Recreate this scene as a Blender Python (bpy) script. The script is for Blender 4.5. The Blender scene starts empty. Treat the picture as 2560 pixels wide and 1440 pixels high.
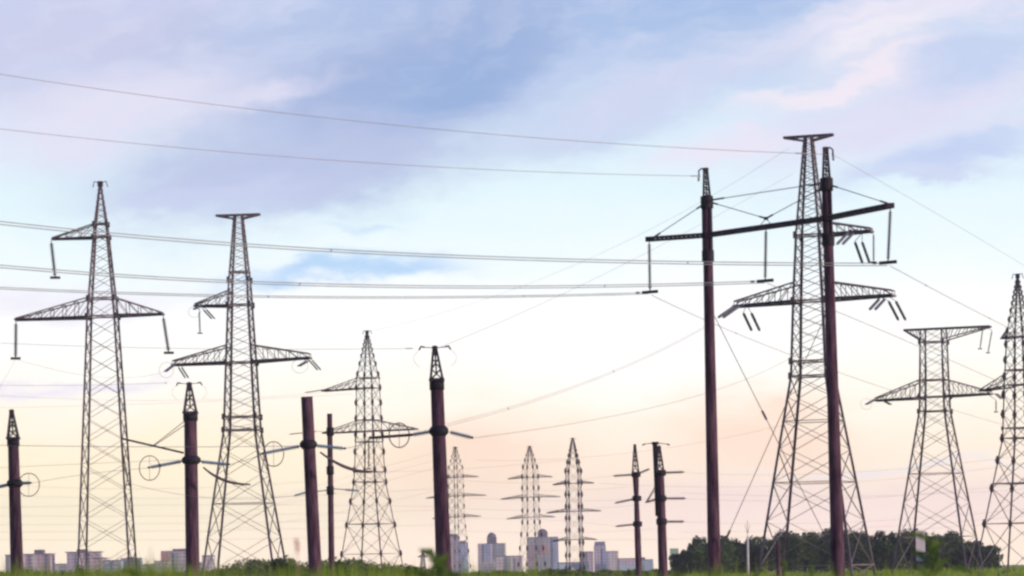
import bpy, math, random
from mathutils import Vector, Matrix
random.seed(7)
S = bpy.context.scene
COL = S.collection
R = math.radians

# ------------------------------------------------------------------ camera
F = 2700.0            # pixels per metre at unit working distance: one metre at distance d spans F/d photo pixels
K = 2.963             # working distance times K = metres from the camera (a long lens, so things stand far off)
HZ = 1434.0           # horizon row at the photo's middle column
ROLL = 0.019
CAMH = 1.0
cam_d = bpy.data.cameras.new('camera')
cam = bpy.data.objects.new('camera', cam_d); COL.objects.link(cam)
cam_d.sensor_width = 36.0
cam_d.lens = 36.0 * F * K / 2560.0
cam_d.shift_y = (HZ - 720.0) / 2560.0
cam_d.clip_start = 0.1
cam_d.clip_end = 12000
cam_d.dof.use_dof = True
cam_d.dof.focus_distance = 72 * K
cam_d.dof.aperture_fstop = 5.6
cr, sr = math.cos(ROLL), math.sin(ROLL)
cam.matrix_world = Matrix(((cr, sr, 0, 0), (0, 0, -1, 0), (-sr, cr, 0, CAMH), (0, 0, 0, 1)))
S.camera = cam
S.cycles.filter_width = 2.6

def P(px, py, d):
    """world point seen at photo pixel (px, py) at distance d"""
    xc = (px - 1280.0) / F; yc = (HZ - py) / F
    return Vector((d * (xc * cr + yc * sr), d * K, CAMH + d * (-xc * sr + yc * cr)))
def PG(px, d, z=0.0):
    """world point on the plane y = d at height z under photo column px (measured on the horizon)"""
    v = P(px, HZ - (CAMH) * 0, d); return Vector((v.x, v.y, z))

# ------------------------------------------------------------------ view, world, sun
S.view_settings.view_transform = 'Standard'
S.view_settings.look = 'None'
S.view_settings.exposure = 0.0
S.view_settings.gamma = 1.0
S.view_settings.use_curve_mapping = False
SUN_EL, SUN_AZ = 10.0, 112.0        # degrees; azimuth to the right of the view direction

def lin(c):
    return tuple(((v/255)/12.92 if v/255 <= 0.04045 else (((v/255)+0.055)/1.055)**2.4) for v in c) + (1.0,)

world = bpy.data.worlds.new('World'); S.world = world; world.use_nodes = True
WN = world.node_tree; WN.nodes.clear()
def wn(t, **kw):
    n = WN.nodes.new(t)
    for k, v in kw.items(): setattr(n, k, v)
    return n
def m(op, *a):
    n = wn('ShaderNodeMath', operation=op)
    for i, v in enumerate(a):
        if isinstance(v, (int, float)): n.inputs[i].default_value = v
        else: WN.links.new(v, n.inputs[i])
    return n.outputs[0]
def mixc(fac, a, b):
    n = wn('ShaderNodeMix', data_type='RGBA')
    for sock, v in ((n.inputs[0], fac), (n.inputs[6], a), (n.inputs[7], b)):
        if hasattr(v, 'is_linked'): WN.links.new(v, sock)
        else: sock.default_value = v
    return n.outputs[2]
tc = wn('ShaderNodeTexCoord'); sep = wn('ShaderNodeSeparateXYZ'); WN.links.new(tc.outputs['Generated'], sep.inputs[0])
dx, dy, dz = sep.outputs
ys = m('MAXIMUM', dy, 0.22)
U0 = m('MULTIPLY', m('DIVIDE', dx, ys), F*K/1000.0)
V0 = m('MULTIPLY', m('DIVIDE', dz, ys), F*K/1000.0)
def noise(u, v, scale, detail=5, rough=0.55):
    c = wn('ShaderNodeCombineXYZ'); WN.links.new(u, c.inputs[0]); WN.links.new(v, c.inputs[1])
    n = wn('ShaderNodeTexNoise'); n.inputs['Scale'].default_value = scale
    n.inputs['Detail'].default_value = detail; n.inputs['Roughness'].default_value = rough
    WN.links.new(c.outputs[0], n.inputs['Vector']); return n.outputs['Fac']
n1 = noise(U0, m('MULTIPLY', V0, 2.2), 1.9)
n2 = noise(m('ADD', U0, 7.3), m('MULTIPLY', m('ADD', V0, 3.1), 2.2), 2.3)
U = m('ADD', U0, m('MULTIPLY', m('SUBTRACT', n1, 0.5), 0.42))
n3 = noise(m('ADD', U0, 3.7), m('MULTIPLY', V0, 2.4), 8.5, 6, 0.6)
V = m('ADD', m('ADD', V0, m('MULTIPLY', m('SUBTRACT', n2, 0.5), 0.21)), m('MULTIPLY', m('SUBTRACT', n3, 0.5), 0.085))
# streaks that rise to the right
su = m('ADD', m('MULTIPLY', U, 0.96), m('MULTIPLY', V, 0.28))
sv = m('SUBTRACT', m('MULTIPLY', V, 0.96), m('MULTIPLY', U, 0.28))
st = noise(m('MULTIPLY', su, 0.9), m('MULTIPLY', sv, 4.5), 2.6, 7, 0.6)
st2 = noise(m('MULTIPLY', su, 2.2), m('MULTIPLY', sv, 7.0), 2.9, 5, 0.55)
# base veil: peach at the horizon through cream and white to pale blue
ramp = wn('ShaderNodeValToRGB'); WN.links.new(m('DIVIDE', m('ADD', m('MULTIPLY', V, 0.75), m('MULTIPLY', V0, 0.25)), 1.6), ramp.inputs[0])
stops = [(0.00, (254, 230, 206)), (0.12, (255, 233, 211)), (0.28, (255, 237, 216)), (0.42, (255, 245, 229)), (0.54, (255, 252, 245)),
         (0.66, (252, 253, 253)), (0.80, (238, 249, 253)), (0.95, (226, 245, 251)), (1.12, (216, 234, 248)), (1.30, (203, 219, 243)), (1.45, (190, 208, 240))]
el = ramp.color_ramp.elements
while len(el) < len(stops): el.new(0.5)
for e, (p_, c_) in zip(el, stops): e.position = p_/1.6; e.color = lin(c_)
colr = ramp.outputs[0]
def blob(px, py, sx, sy, ang, col, k, tex=None, lo=0.35, hi=1.3):
    """one bank of cloud in sky direction space"""
    global colr
    u0, v0 = (px-1280)/1000.0, (HZ-py)/1000.0
    a = R(ang); ca, sa = math.cos(a), math.sin(a)
    du, dv = m('SUBTRACT', U, u0), m('SUBTRACT', V, v0)
    p = m('DIVIDE', m('ADD', m('MULTIPLY', du, ca), m('MULTIPLY', dv, sa)), sx)
    q = m('DIVIDE', m('SUBTRACT', m('MULTIPLY', dv, ca), m('MULTIPLY', du, sa)), sy)
    g = m('EXPONENT', m('MULTIPLY', m('POWER', m('ADD', m('MULTIPLY', p, p), m('MULTIPLY', q, q)), 1.5), -1.0))
    g = m('MULTIPLY', g, k)
    if tex is not None:
        g = m('MULTIPLY', g, m('ADD', lo, m('MULTIPLY', tex, hi)))
    n = m('MINIMUM', g, 1.0)
    colr = mixc(n, colr, lin(col))
blob(200, 90, .62, .20, 4, (203, 205, 233), 0.95, st, .4, 1.1)
blob(640, 60, .34, .06, 8, (186, 196, 227), 0.8, st, .2, 1.4)
blob(380, 265, .48, .11, 9, (228, 224, 243), 0.9, st, .5, .9)
blob(1500, 40, .75, .20, 4, (166, 190, 229), 0.95, st, .6, .8)
blob(980, 230, .50, .19, 24, (166, 182, 221), 1.0, st, .65, .8)
blob(1120, 200, .24, .11, 24, (150, 176, 219), 0.95, st, .5, 1.0)
blob(740, 405, .48, .115, 6, (184, 194, 227), 1.0, st, .45, 1.1)
blob(700, 225, .16, .03, 12, (224, 222, 242), 0.7, st2, .3, 1.3)
blob(560, 470, .28, .045, 3, (200, 208, 237), 0.7, st, .5, 1.)
blob(1480, 300, .30, .09, 18, (196, 208, 236), 0.8, st, .4, 1.1)
blob(1720, 215, .34, .04, 17, (207, 213, 239), 0.85, st2)
blob(1560, 150, .26, .03, 17, (190, 204, 236), 0.6, st2)
blob(2320, 290, .46, .14, 12, (221, 220, 242), 0.95, st, .6, .8)
blob(2500, 175, .20, .06, 14, (190, 206, 238), 0.85, st, .5, 1.)
blob(2320, 40, .42, .045, 9, (236, 231, 245), 0.85, st, .5, 1.)
blob(2230, 112, .20, .032, 12, (250, 241, 246), 0.7, st, .5, 1.)
blob(2120, 205, .26, .03, 14, (246, 234, 243), 0.85, st, .5, 1.)
blob(2400, 418, .24, .045, 15, (193, 207, 240), 0.95, st, .5, 1.)
blob(2310, 465, .16, .015, 4, (206, 214, 240), 0.8)
blob(1830, 385, .20, .045, 8, (236, 227, 243), 0.7, st)
blob(870, 676, .27, .036, 3, (176, 209, 244), 0.95, st, .6, .8)
blob(930, 560, .09, .014, 6, (200, 224, 247), 0.7)
blob(1600, 860, .60, .12, 0, (255, 254, 252), 0.8, st)
blob(90, 730, .40, .05, 4, (233, 228, 243), 0.6, st)
blob(140, 950, .28, .022, 6, (226, 222, 243), 0.6, st2)
blob(1160, 1160, .26, .11, 8, (246, 213, 191), 0.85, st, .5, .9)
blob(1500, 1230, .40, .10, 0, (252, 226, 203), 0.7, st, .5, .9)
blob(1900, 1100, .26, .10, -4, (249, 217, 195), 0.85, st, .5, .9)
blob(2150, 1290, .80, .07, 0, (249, 224, 216), 0.8, st)
blob(2230, 1196, .34, .011, 0, (228, 228, 238), 0.5)
blob(250, 1220, .75, .17, 0, (255, 240, 206), 1.0, st, .6, .8)
wisp = m('MULTIPLY', m('MULTIPLY', m('MINIMUM', m('MAXIMUM', m('MULTIPLY', m('SUBTRACT', st2, 0.46), 4.0), 0.0), 1.0), 0.20), m('MINIMUM', m('MAXIMUM', m('MULTIPLY', m('SUBTRACT', V, 0.95), 2.5), 0.0), 1.0))
colr = mixc(wisp, colr, lin((238, 236, 249)))
dim = wn('ShaderNodeMapRange', interpolation_type='SMOOTHSTEP'); WN.links.new(dy, dim.inputs['Value'])
dim.inputs['From Min'].default_value = -0.15; dim.inputs['From Max'].default_value = 0.75
dimc = mixc(dim.outputs[0], (0.34, 0.25, 0.42, 1), (1, 1, 1, 1))       # unseen sky behind the camera, dimmed and tinted mauve to darken facing sides
mul = wn('ShaderNodeMix', data_type='RGBA', blend_type='MULTIPLY'); mul.inputs[0].default_value = 1.0
WN.links.new(colr, mul.inputs[6]); WN.links.new(dimc, mul.inputs[7])
veil = wn('ShaderNodeBackground'); WN.links.new(mul.outputs[2], veil.inputs[0])
WN.links.new(m('ADD', 1.10, m('MULTIPLY', m('EXPONENT', m('MULTIPLY', m('ABSOLUTE', V0), -2.2)), 0.52)), veil.inputs[1])      # added gain towards the horizon, making up for haze dimming the sky
sky = wn('ShaderNodeTexSky', sky_type='NISHITA'); sky.sun_disc = False
sky.sun_elevation = R(SUN_EL); sky.sun_rotation = R(SUN_AZ); sky.air_density = 1.0; sky.dust_density = 1.5
clear = wn('ShaderNodeBackground'); WN.links.new(sky.outputs[0], clear.inputs[0]); clear.inputs[1].default_value = 0.05
mx = wn('ShaderNodeMixShader'); mx.inputs[0].default_value = 0.93
WN.links.new(clear.outputs[0], mx.inputs[1]); WN.links.new(veil.outputs[0], mx.inputs[2])
wo = wn('ShaderNodeOutputWorld'); WN.links.new(mx.outputs[0], wo.inputs[0])

sun_d = bpy.data.lights.new('sun', 'SUN'); sun = bpy.data.objects.new('sun', sun_d); COL.objects.link(sun)
sun_d.energy = 3.4; sun_d.angle = R(6.0); sun_d.color = (1.0, 0.80, 0.66)
sd = Vector((math.sin(R(SUN_AZ))*math.cos(R(SUN_EL)), math.cos(R(SUN_AZ))*math.cos(R(SUN_EL)), math.sin(R(SUN_EL))))
sun.rotation_euler = sd.to_track_quat('Z', 'Y').to_euler()

# ------------------------------------------------------------------ materials
def material(name, base, rough=0.7, var=0.25, scale=6.0, metal=0.0, trans=0.0, stretch=(1, 1, 1), second=None, bump=0.0):
    mt = bpy.data.materials.new(name); mt.use_nodes = True
    nt = mt.node_tree; bs = nt.nodes['Principled BSDF']
    t = nt.nodes.new('ShaderNodeTexCoord'); mp = nt.nodes.new('ShaderNodeMapping'); mp.inputs['Scale'].default_value = stretch
    nt.links.new(t.outputs['Object'], mp.inputs[0])
    nz = nt.nodes.new('ShaderNodeTexNoise'); nz.inputs['Scale'].default_value = scale; nz.inputs['Detail'].default_value = 6
    nt.links.new(mp.outputs[0], nz.inputs['Vector'])
    rp = nt.nodes.new('ShaderNodeValToRGB'); nt.links.new(nz.outputs['Fac'], rp.inputs[0])
    b2 = second or tuple(c*(1+var) for c in base)
    rp.color_ramp.elements[0].position = 0.32; rp.color_ramp.elements[1].position = 0.68
    rp.color_ramp.elements[0].color = tuple(c*(1-var) for c in base) + (1,)
    rp.color_ramp.elements[1].color = tuple(b2) + (1,)
    nt.links.new(rp.outputs[0], bs.inputs['Base Color'])
    bs.inputs['Roughness'].default_value = rough; bs.inputs['Metallic'].default_value = metal
    bs.inputs['Specular IOR Level'].default_value = 0.3 if rough < 0.9 else 0.08
    if bump:
        bp = nt.nodes.new('ShaderNodeBump'); bp.inputs['Strength'].default_value = bump; bp.inputs['Distance'].default_value = 0.02
        nt.links.new(nz.outputs['Fac'], bp.inputs['Height']); nt.links.new(bp.outputs[0], bs.inputs['Normal'])
    if trans:
        tr = nt.nodes.new('ShaderNodeBsdfTranslucent'); nt.links.new(rp.outputs[0], tr.inputs[0])
        ms = nt.nodes.new('ShaderNodeMixShader'); ms.inputs[0].default_value = trans
        nt.links.new(bs.outputs[0], ms.inputs[1]); nt.links.new(tr.outputs[0], ms.inputs[2])
        nt.links.new(ms.outputs[0], nt.nodes['Material Output'].inputs[0])
    return mt
STEEL = material('galvanised_steel', (0.15, 0.125, 0.15), 0.75, 0.4, 0.5)
BRACE = material('pale_galvanised_steel', (0.24, 0.20, 0.21), 0.75, 0.35, 0.5)
STEELD = material('dark_steel', (0.055, 0.045, 0.065), 0.6, 0.3, 1.0)
COLLAR = material('tarred_steel', (0.018, 0.014, 0.026), 0.7, 0.3, 1.0)
WIRE = material('aluminium_wire', (0.30, 0.32, 0.34), 0.6, 0.2, 1.0)
THINWIRE = material('weathered_wire', (0.38, 0.36, 0.38), 0.7, 0.2, 1.0)
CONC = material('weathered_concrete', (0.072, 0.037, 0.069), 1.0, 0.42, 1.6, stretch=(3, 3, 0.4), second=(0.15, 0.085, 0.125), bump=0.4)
GLASS = material('insulator_glass', (0.22, 0.33, 0.50), 0.25, 0.2, 2.0)
PORC = material('insulator_grey', (0.10, 0.10, 0.14), 0.35, 0.2, 2.0)
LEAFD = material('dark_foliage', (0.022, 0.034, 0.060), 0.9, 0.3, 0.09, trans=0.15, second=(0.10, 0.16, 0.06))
LEAFG = material('shrub_foliage', (0.10, 0.16, 0.075), 0.9, 0.4, 0.3, trans=0.3, second=(0.24, 0.29, 0.10))
GRASS = material('grass_blades', (0.15, 0.30, 0.022), 0.8, 0.4, 0.9, trans=0.5, second=(0.50, 0.62, 0.09))
WEED = material('weed_leaves', (0.08, 0.15, 0.03), 0.8, 0.35, 5.0, trans=0.45, second=(0.15, 0.23, 0.05))
STRAW = material('dry_stalk', (0.80, 0.50, 0.40), 0.9, 0.25, 8.0, trans=0.3)
BARK = material('bark', (0.07, 0.055, 0.045), 0.95, 0.3, 3.0)
FIELD = material('field_soil_and_grass', (0.24, 0.32, 0.07), 0.95, 0.35, 0.12, second=(0.46, 0.50, 0.14))
WHITE = material('white_paint', (0.72, 0.68, 0.76), 0.6, 0.06, 2.0)
LAMPP = material('pale_grey_paint', (0.62, 0.62, 0.66), 0.6, 0.1, 2.0)
BLUEP = material('blue_paint', (0.15, 0.22, 0.38), 0.6, 0.1, 2.0)

def facade(name, wall, win, sx=3.2, sz=3.0):
    mt = bpy.data.materials.new(name); mt.use_nodes = True
    nt = mt.node_tree; bs = nt.nodes['Principled BSDF']; bs.inputs['Roughness'].default_value = 0.85
    t = nt.nodes.new('ShaderNodeTexCoord'); sp = nt.nodes.new('ShaderNodeSeparateXYZ'); nt.links.new(t.outputs['Object'], sp.inputs[0])
    def mm(op, a, b):
        n = nt.nodes.new('ShaderNodeMath'); n.operation = op
        for i, v in enumerate((a, b)):
            if isinstance(v, (int, float)): n.inputs[i].default_value = v
            else: nt.links.new(v, n.inputs[i])
        return n.outputs[0]
    fx = mm('FRACT', mm('DIVIDE', mm('ADD', sp.outputs[0], sp.outputs[1]), sx), 0)
    fz = mm('FRACT', mm('DIVIDE', sp.outputs[2], sz), 0)
    wx = mm('MULTIPLY', mm('GREATER_THAN', fx, 0.25), mm('LESS_THAN', fx, 0.75))
    wz = mm('MULTIPLY', mm('GREATER_THAN', fz, 0.30), mm('LESS_THAN', fz, 0.80))
    w = mm('MULTIPLY', wx, wz)
    nz = nt.nodes.new('ShaderNodeTexNoise'); nz.inputs['Scale'].default_value = 0.12; nt.links.new(t.outputs['Object'], nz.inputs['Vector'])
    rp = nt.nodes.new('ShaderNodeValToRGB'); nt.links.new(nz.outputs['Fac'], rp.inputs[0])
    rp.color_ramp.elements[0].position = 0.35; rp.color_ramp.elements[1].position = 0.65
    rp.color_ramp.elements[0].color = tuple(c*0.85 for c in wall) + (1,); rp.color_ramp.elements[1].color = tuple(c*1.12 for c in wall) + (1,)
    mc = nt.nodes.new('ShaderNodeMix'); mc.data_type = 'RGBA'
    nt.links.new(w, mc.inputs[0]); nt.links.new(rp.outputs[0], mc.inputs[6]); mc.inputs[7].default_value = tuple(win) + (1,)
    nt.links.new(mc.outputs[2], bs.inputs['Base Color'])
    return mt
PINKW = facade('pink_panel_wall', (0.74, 0.52, 0.60), (0.30, 0.24, 0.32))
MAUVEW = facade('mauve_panel_wall', (0.64, 0.54, 0.66), (0.26, 0.23, 0.32))
BLUEW = facade('blue_panel_wall', (0.42, 0.49, 0.72), (0.20, 0.23, 0.36))
PALEW = facade('pale_panel_wall', (0.76, 0.68, 0.70), (0.34, 0.30, 0.36))
GREYW = facade('grey_panel_wall', (0.42, 0.44, 0.50), (0.20, 0.20, 0.25))
BROWNW = facade('brown_panel_wall', (0.46, 0.36, 0.40), (0.20, 0.16, 0.20))
GREENW = material('pale_green_cladding', (0.42, 0.60, 0.50), 0.7, 0.08, 0.4)
PBLUE = material('pale_blue_cladding', (0.45, 0.58, 0.72), 0.7, 0.08, 0.2)
ROOFD = material('dark_roofing', (0.15, 0.11, 0.17), 0.9, 0.2, 0.3)
ROOFB = material('blue_roofing', (0.16, 0.18, 0.36), 0.9, 0.2, 0.3)
REDP = material('red_panel', (0.55, 0.28, 0.28), 0.9, 0.15, 0.3)

# ------------------------------------------------------------------ mesh helpers
class MB:
    def __init__(s): s.v = []; s.f = []
    def bar(s, p, q, w, h=None, w2=None):
        p, q = Vector(p), Vector(q); d = q - p
        if d.length < 1e-6: return s
        d.normalize(); h = h or w; w2 = w2 or w; k = h / w
        a = d.cross(Vector((0, 0, 1)))
        if a.length < 1e-3: a = d.cross(Vector((1, 0, 0)))
        a.normalize(); b = d.cross(a).normalized(); n = len(s.v)
        for c, ww in ((p, w), (q, w2)):
            for i, j in ((-1, -1), (1, -1), (1, 1), (-1, 1)): s.v.append(c + a*(i*ww/2) + b*(j*ww*k/2))
        s.f += [(n+3, n+2, n+1, n), (n+4, n+5, n+6, n+7)] + [(n+i, n+(i+1) % 4, n+4+(i+1) % 4, n+4+i) for i in range(4)]
        return s
    def angle(s, p, q, w, out):
        """an L-section steel angle; out = direction of the corner"""
        p, q = Vector(p), Vector(q); d = (q-p).normalized(); out = Vector(out)
        out = (out - d*out.dot(d)).normalized(); sd_ = d.cross(out).normalized(); t = w*0.16; n = len(s.v)
        a = (-out + sd_).normalized(); b = (-out - sd_).normalized()
        prof = [Vector((0, 0, 0)), a*w, a*w + b*t, (a+b)*t, b*w + a*t, b*w]
        for c in (p, q): s.v += [c + x for x in prof]
        s.f += [(n+i, n+(i+1) % 6, n+6+(i+1) % 6, n+6+i) for i in range(6)]
        s.f += [(n+5, n+4, n+3, n+2, n+1, n), tuple(n+6+i for i in range(6))]
        return s
    def tube(s, pts, r, k=6, r2=None):
        pts = [Vector(p) for p in pts]; n = len(s.v); N = len(pts)
        for i, p in enumerate(pts):
            d = (pts[min(i+1, N-1)] - pts[max(i-1, 0)]).normalized()
            a = d.cross(Vector((0, 0, 1)))
            if a.length < 0.05: a = d.cross(Vector((0, 1, 0)))
            a.normalize(); b = d.cross(a).normalized()
            rr = r if not isinstance(r, (list, tuple)) else r[i]
            for j in range(k):
                t = 2*math.pi*j/k; s.v.append(p + a*(math.cos(t)*rr) + b*(math.sin(t)*rr))
        for i in range(N-1):
            for j in range(k): s.f.append((n+i*k+j, n+i*k+(j+1) % k, n+(i+1)*k+(j+1) % k, n+(i+1)*k+j))
        s.f += [tuple(n+j for j in range(k))[::-1], tuple(n+(N-1)*k+j for j in range(k))]
        return s
    def ring(s, c, a, b, r, k=5, n=28):
        c, a, b = Vector(c), Vector(a), Vector(b); nrm = a.cross(b).normalized(); base = len(s.v)
        for i in range(n):
            t = 2*math.pi*i/n; p = c + a*math.cos(t) + b*math.sin(t); o = (p-c).normalized()
            for j in range(k):
                u = 2*math.pi*j/k; s.v.append(p + o*(r*math.cos(u)) + nrm*(r*math.sin(u)))
        for i in range(n):
            for j in range(k):
                i2, j2 = (i+1) % n, (j+1) % k
                s.f.append((base+i*k+j, base+i*k+j2, base+i2*k+j2, base+i2*k+j))
        return s
    def box(s, c, sx, sy, sz):
        c = Vector(c); n = len(s.v)
        for z in (-1, 1):
            for x, y in ((-1, -1), (1, -1), (1, 1), (-1, 1)): s.v.append(c + Vector((x*sx/2, y*sy/2, z*sz/2)))
        s.f += [(n+3, n+2, n+1, n), (n+4, n+5, n+6, n+7)] + [(n+i, n+(i+1) % 4, n+4+(i+1) % 4, n+4+i) for i in range(4)]
        return s
    def quad(s, a, b, c, d):
        n = len(s.v); s.v += [Vector(a), Vector(b), Vector(c), Vector(d)]; s.f.append((n, n+1, n+2, n+3)); return s
    def build(s, name, mat, parent=None, smooth=False):
        me = bpy.data.meshes.new(name); o = bpy.data.objects.new(name, me); COL.objects.link(o)
        vs = s.v
        if parent is not None:
            inv = WM[parent.name].inverted(); vs = [inv @ v for v in s.v]; o.parent = parent; WM[o.name] = WM[parent.name]
        else:
            WM[o.name] = Matrix.Identity(4)
        me.from_pydata([tuple(v) for v in vs], [], s.f); me.update()
        if smooth: me.polygons.foreach_set('use_smooth', [True]*len(me.polygons))
        me.materials.append(mat); return o
WM = {}
def tag(o, label=None, cat=None, group=None, kind=None):
    for k, v in (('label', label), ('category', cat), ('group', group), ('kind', kind)):
        if v: o[k] = v
    return o
def thing(name, label, cat, loc, rz=0.0, group=None):
    o = bpy.data.objects.new(name, None); COL.objects.link(o)
    o.location = loc; o.rotation_euler = (0, 0, rz); o.empty_display_size = 0.5
    WM[o.name] = Matrix.Translation(Vector(loc)) @ Matrix.Rotation(rz, 4, 'Z')
    return tag(o, label, cat, group)
def one(mb, name, mat, label, cat, group=None, kind=None, smooth=False):
    """a top-level thing that is one mesh, its origin at its own base"""
    c = sum((Vector(v) for v in mb.v), Vector())/len(mb.v); c.z = min(v.z for v in mb.v)
    mb.v = [v - c for v in mb.v]; o = mb.build(name, mat, None, smooth); o.location = c; WM[o.name] = Matrix.Translation(c)
    return tag(o, label, cat, group, kind)

def string_mb(p, q, r=0.14, n=16, mb=None):
    """a cap-and-pin insulator string from p to q"""
    mb = mb or MB(); p, q = Vector(p), Vector(q); pts = []; rad = []
    for i in range(n):
        t0 = 0.06 + 0.88*i/n; dt = 0.88/n
        for f, rr in ((0.0, 0.35), (0.25, 1.0), (0.5, 0.92), (0.55, 0.4)): pts.append(p.lerp(q, t0 + dt*f)); rad.append(r*rr)
    pts = [p] + pts + [q]; rad = [r*0.2] + rad + [r*0.2]
    return mb.tube(pts, rad, 8)
def insulator(parent, p, q, r=0.14, mat=None, clamp=True, tips=()):
    mb = MB()
    if tips:
        a = min(tips, key=lambda v: (v-Vector(p)).length); mb.tube([a, p], 0.035, 5)
    o = string_mb(p, q, r, 16, mb).build('insulator_string', mat or PORC, parent, True)
    if clamp:
        d = (Vector(q)-Vector(p)).normalized(); c = MB(); side = Vector((1, 0.2, 0)).normalized()
        c.bar(Vector(q) - side*r*2.2, Vector(q) + side*r*2.2, r*1.1, r*1.1); c.build('clamp', STEELD, o)
    return o

# ------------------------------------------------------------------ the ground
gm = MB(); NX, NY = 60, 60
for j in range(NY+1):
    y = -60 + 4700*(j/NY)**2.4
    for i in range(NX+1):
        x = (i/NX - 0.5)*2*(80 + 0.6*max(y, 0))
        gm.v.append(Vector((x, y, 0.10*math.sin(x*0.045+1.3)*math.sin(y*0.04) if y > 60 else 0)))
for j in range(NY):
    for i in range(NX):
        a = j*(NX+1)+i; gm.f.append((a, a+1, a+NX+2, a+NX+1))
tag(gm.build('ground', FIELD), kind='structure')

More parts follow.
